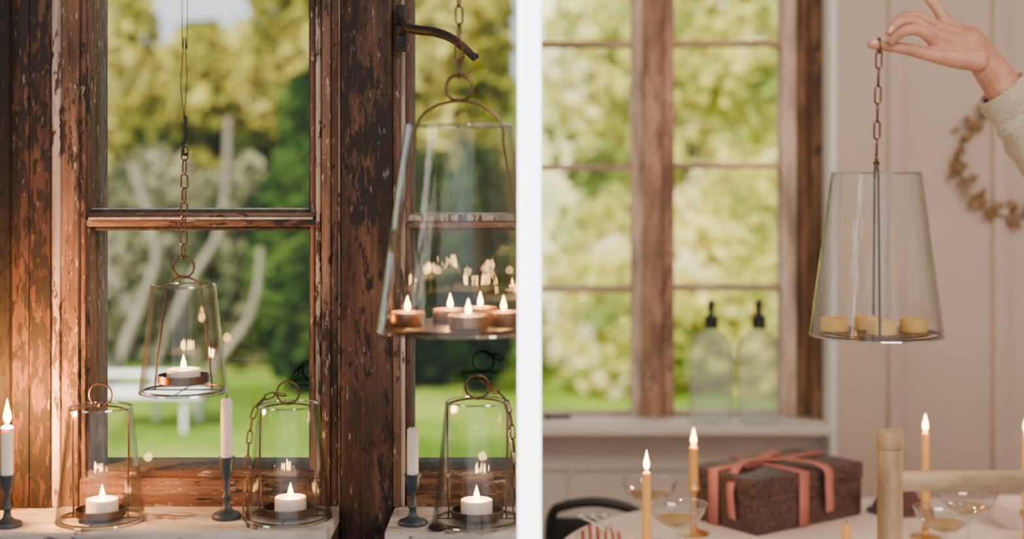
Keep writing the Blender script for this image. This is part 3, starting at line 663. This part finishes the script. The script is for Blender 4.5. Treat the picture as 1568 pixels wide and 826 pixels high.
u=ax.cross(Vector((0,1,0))).normalized(); w_=ax.cross(u); n=56; vs=[];fs=[]
for j,(p,r) in enumerate(zip(sp,rs)):
    for i in range(n):
        a=2*math.pi*i/n; q=r*(1+.035*math.sin(3*a+j*.9)+.018*math.sin(7*a-j)); vs.append(p+u*q*math.cos(a)+w_*q*.85*math.sin(a))
for j in range(len(sp)-1):
    for i in range(n): k_=(i+1)%n; fs.append((j*n+i,j*n+k_,(j+1)*n+k_,(j+1)*n+i))
fs.append(tuple((len(sp)-1)*n+i for i in range(n)))
b.add(vs,fs); b.obj('knitted_sleeve',hand)

# ------------------------------------------------------------ garden
b=B().mat('lawn'); b.box(-12,12,3.75,22,-.06,-.01); b.box(-12,-.02,2.1,3.749,-.06,-.01); b.obj('lawn',None,False)
def foliage(name,mat,ells,n,s0,s1,trunks=(),xlim=(-99,99)):
    r_=root(name); tot=sum(e[3]*e[4]*e[5] for e in ells)
    ps=[e[3]*e[4]*e[5]/tot for e in ells]; ch=np.random.choice(len(ells),n,p=ps)
    E=np.array(ells)[ch]
    d_=np.random.normal(size=(n,3)); d_/=np.linalg.norm(d_,axis=1)[:,None]
    rad=np.random.rand(n)**.4
    C=E[:,:3]+d_*E[:,3:]*rad[:,None]; C[:,2]=np.maximum(C[:,2],.02)
    ok=(C[:,0]>xlim[0])&(C[:,0]<xlim[1]); C=C[ok]; n=len(C); vs=np.zeros((n*4,3))
    a=np.random.normal(size=(n,3)); a/=np.linalg.norm(a,axis=1)[:,None]
    c=np.random.normal(size=(n,3)); c-= (c*a).sum(1)[:,None]*a; c/=np.linalg.norm(c,axis=1)[:,None]
    s=np.random.uniform(s0,s1,(n,1))
    vs[0::4]=C-a*s; vs[1::4]=C+c*s*.5; vs[2::4]=C+a*s; vs[3::4]=C-c*s*.5
    vs[:,2]=np.maximum(vs[:,2],0)
    me=bpy.data.meshes.new('leaves'); me.from_pydata(vs.tolist(),[],[(4*i,4*i+1,4*i+2,4*i+3) for i in range(n)]); me.materials.append(M[mat])
    o=bpy.data.objects.new('leaves',me); scene.collection.objects.link(o); o.parent=r_
    if trunks:
        bb=B().mat('trunk')
        for (pts,rs) in trunks: sp=cr(pts,6); bb.tube(sp,[rs[0]+(rs[1]-rs[0])*i/(len(sp)-1) for i in range(len(sp))],10)
        bb.obj('trunk',r_)
def T(px,py,d): return tuple(W(px,py,d))
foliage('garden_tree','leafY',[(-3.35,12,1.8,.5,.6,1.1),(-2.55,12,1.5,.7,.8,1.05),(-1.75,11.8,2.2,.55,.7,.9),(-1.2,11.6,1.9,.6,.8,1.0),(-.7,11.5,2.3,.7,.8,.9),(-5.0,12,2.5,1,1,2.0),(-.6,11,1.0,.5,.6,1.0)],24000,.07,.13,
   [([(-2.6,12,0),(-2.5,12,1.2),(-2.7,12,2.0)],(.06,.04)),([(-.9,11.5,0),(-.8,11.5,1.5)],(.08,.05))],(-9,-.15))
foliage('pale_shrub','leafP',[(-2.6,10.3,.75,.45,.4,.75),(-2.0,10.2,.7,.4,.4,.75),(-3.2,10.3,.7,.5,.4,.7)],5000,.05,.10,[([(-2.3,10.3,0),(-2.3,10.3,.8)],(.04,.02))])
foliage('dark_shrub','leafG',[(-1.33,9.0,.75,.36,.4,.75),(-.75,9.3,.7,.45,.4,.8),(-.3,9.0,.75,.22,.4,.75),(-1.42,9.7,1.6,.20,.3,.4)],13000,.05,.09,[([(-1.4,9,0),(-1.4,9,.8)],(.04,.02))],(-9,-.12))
r_=root('bare_tree'); b=B().mat('trunk')
for pts,ra in (([T(165,655,8.9),T(180,560,8.9),T(215,470,8.9),T(240,380,8.9),T(200,250,8.9)],(.05,.02)),([T(230,655,9.1),T(250,520,9.1),T(300,420,9.1),T(340,340,9.1),T(350,180,9.1)],(.04,.02)),
   ([T(200,480,8.9),T(160,400,8.9),T(150,300,8.9)],(.025,.012)),([T(300,655,8.3),T(330,560,8.3),T(385,480,8.3),T(400,380,8.3)],(.035,.015)),([T(165,640,8.7),T(150,500,8.7),T(155,380,8.7)],(.035,.02))):
    pts=[Vector(p) for p in pts]
    if pts[0].z<.25: pts[0].z=0
    sp=cr(pts,6); b.tube(sp,[ra[0]+(ra[1]-ra[0])*i/(len(sp)-1) for i in range(len(sp))],10)
o=b.obj('trunks'); o.parent=r_
r_=root('white_garden_bench'); b=B().mat('white'); dbn=8.0
for p in (150,235,300): b.box(X(p,dbn),X(p+6,dbn),dbn,dbn+.04,-.01,Z(570,dbn))
b.pbox(148,306,570,577,dbn-.02,dbn+.02); b.pbox(148,306,605,611,dbn-.3,dbn); b.box(X(150,dbn),X(155,dbn),dbn-.3,dbn-.26,-.01,Z(608,dbn)); b.box(X(298,dbn),X(303,dbn),dbn-.3,dbn-.26,-.01,Z(608,dbn))
b.obj('slats',r_)
def hedge(name,mat,x0_,x1_,y,h,amp=.15,nx=70,nz=30):
    b=B().mat(mat); vs=[];fs=[]
    from mathutils import noise as mn
    for j in range(nz):
        for i in range(nx):
            x=x0_+(x1_-x0_)*i/(nx-1); z=h*j/(nz-1)
            dd=mn.fractal(Vector((x*1.3,z*1.3,y)),1,2,3)*amp+ (j/(nz-1))**3*.8
            vs.append((x,y+dd,z*(1+.15*mn.noise(Vector((x*.8,7,0))))))
    for j in range(nz-1):
        for i in range(nx-1): fs.append((j*nx+i,j*nx+i+1,(j+1)*nx+i+1,(j+1)*nx+i))
    b.add(vs,fs); o=b.obj(name); 
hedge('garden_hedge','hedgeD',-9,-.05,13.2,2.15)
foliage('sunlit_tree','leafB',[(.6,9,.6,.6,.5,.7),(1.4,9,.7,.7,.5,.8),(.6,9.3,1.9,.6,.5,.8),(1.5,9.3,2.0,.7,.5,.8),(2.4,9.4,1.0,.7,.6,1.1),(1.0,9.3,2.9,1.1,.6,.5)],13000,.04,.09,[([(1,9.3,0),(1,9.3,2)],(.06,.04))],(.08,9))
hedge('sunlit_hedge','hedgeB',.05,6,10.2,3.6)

# ------------------------------------------------------------ light, world, camera
w=bpy.data.worlds.new('World'); scene.world=w; w.use_nodes=True; bg=w.node_tree.nodes['Background']; bg.inputs['Color'].default_value=(.90,.95,1,1); bg.inputs['Strength'].default_value=1.5
def sun(rx,rz,e,c):
    s=bpy.data.lights.new('sun','SUN'); s.energy=e; s.angle=math.radians(2); s.color=c; o=bpy.data.objects.new('sun',s); scene.collection.objects.link(o); o.rotation_euler=(math.radians(rx),0,math.radians(rz))
sun(46,-18,10.5,(1,.93,.76))
def area(name,loc,tgt,sx,sy,e,c):
    s=bpy.data.lights.new(name,'AREA'); s.shape='RECTANGLE'; s.size=sx; s.size_y=sy; s.energy=e; s.color=c; o=bpy.data.objects.new(name,s); scene.collection.objects.link(o); o.location=loc
    o.rotation_euler=(Vector(tgt)-Vector(loc)).to_track_quat('-Z','Y').to_euler()
area('added_fill_right',(1.0,.6,2.45),(1.0,3.2,.9),1.2,.6,36,(1,.83,.68))  # added warm fill to brighten the right room, no lamp there
area('added_fill_left',(-1.8,.6,1.9),(-.6,1.9,1.2),.6,.8,9,(1,.88,.76))  # added weak fill to bring out the left woodwork
cam=bpy.data.cameras.new('Camera'); co=bpy.data.objects.new('Camera',cam); scene.collection.objects.link(co); scene.camera=co
co.location=(0,0,EYE); co.rotation_euler=(math.pi/2,0,0); cam.lens=52.5; cam.sensor_width=36; cam.clip_start=.01
cam.shift_x=-32.5/1920; cam.shift_y=-200/1920
cam.dof.use_dof=True; cam.dof.focus_distance=1.95; cam.dof.aperture_fstop=2.5
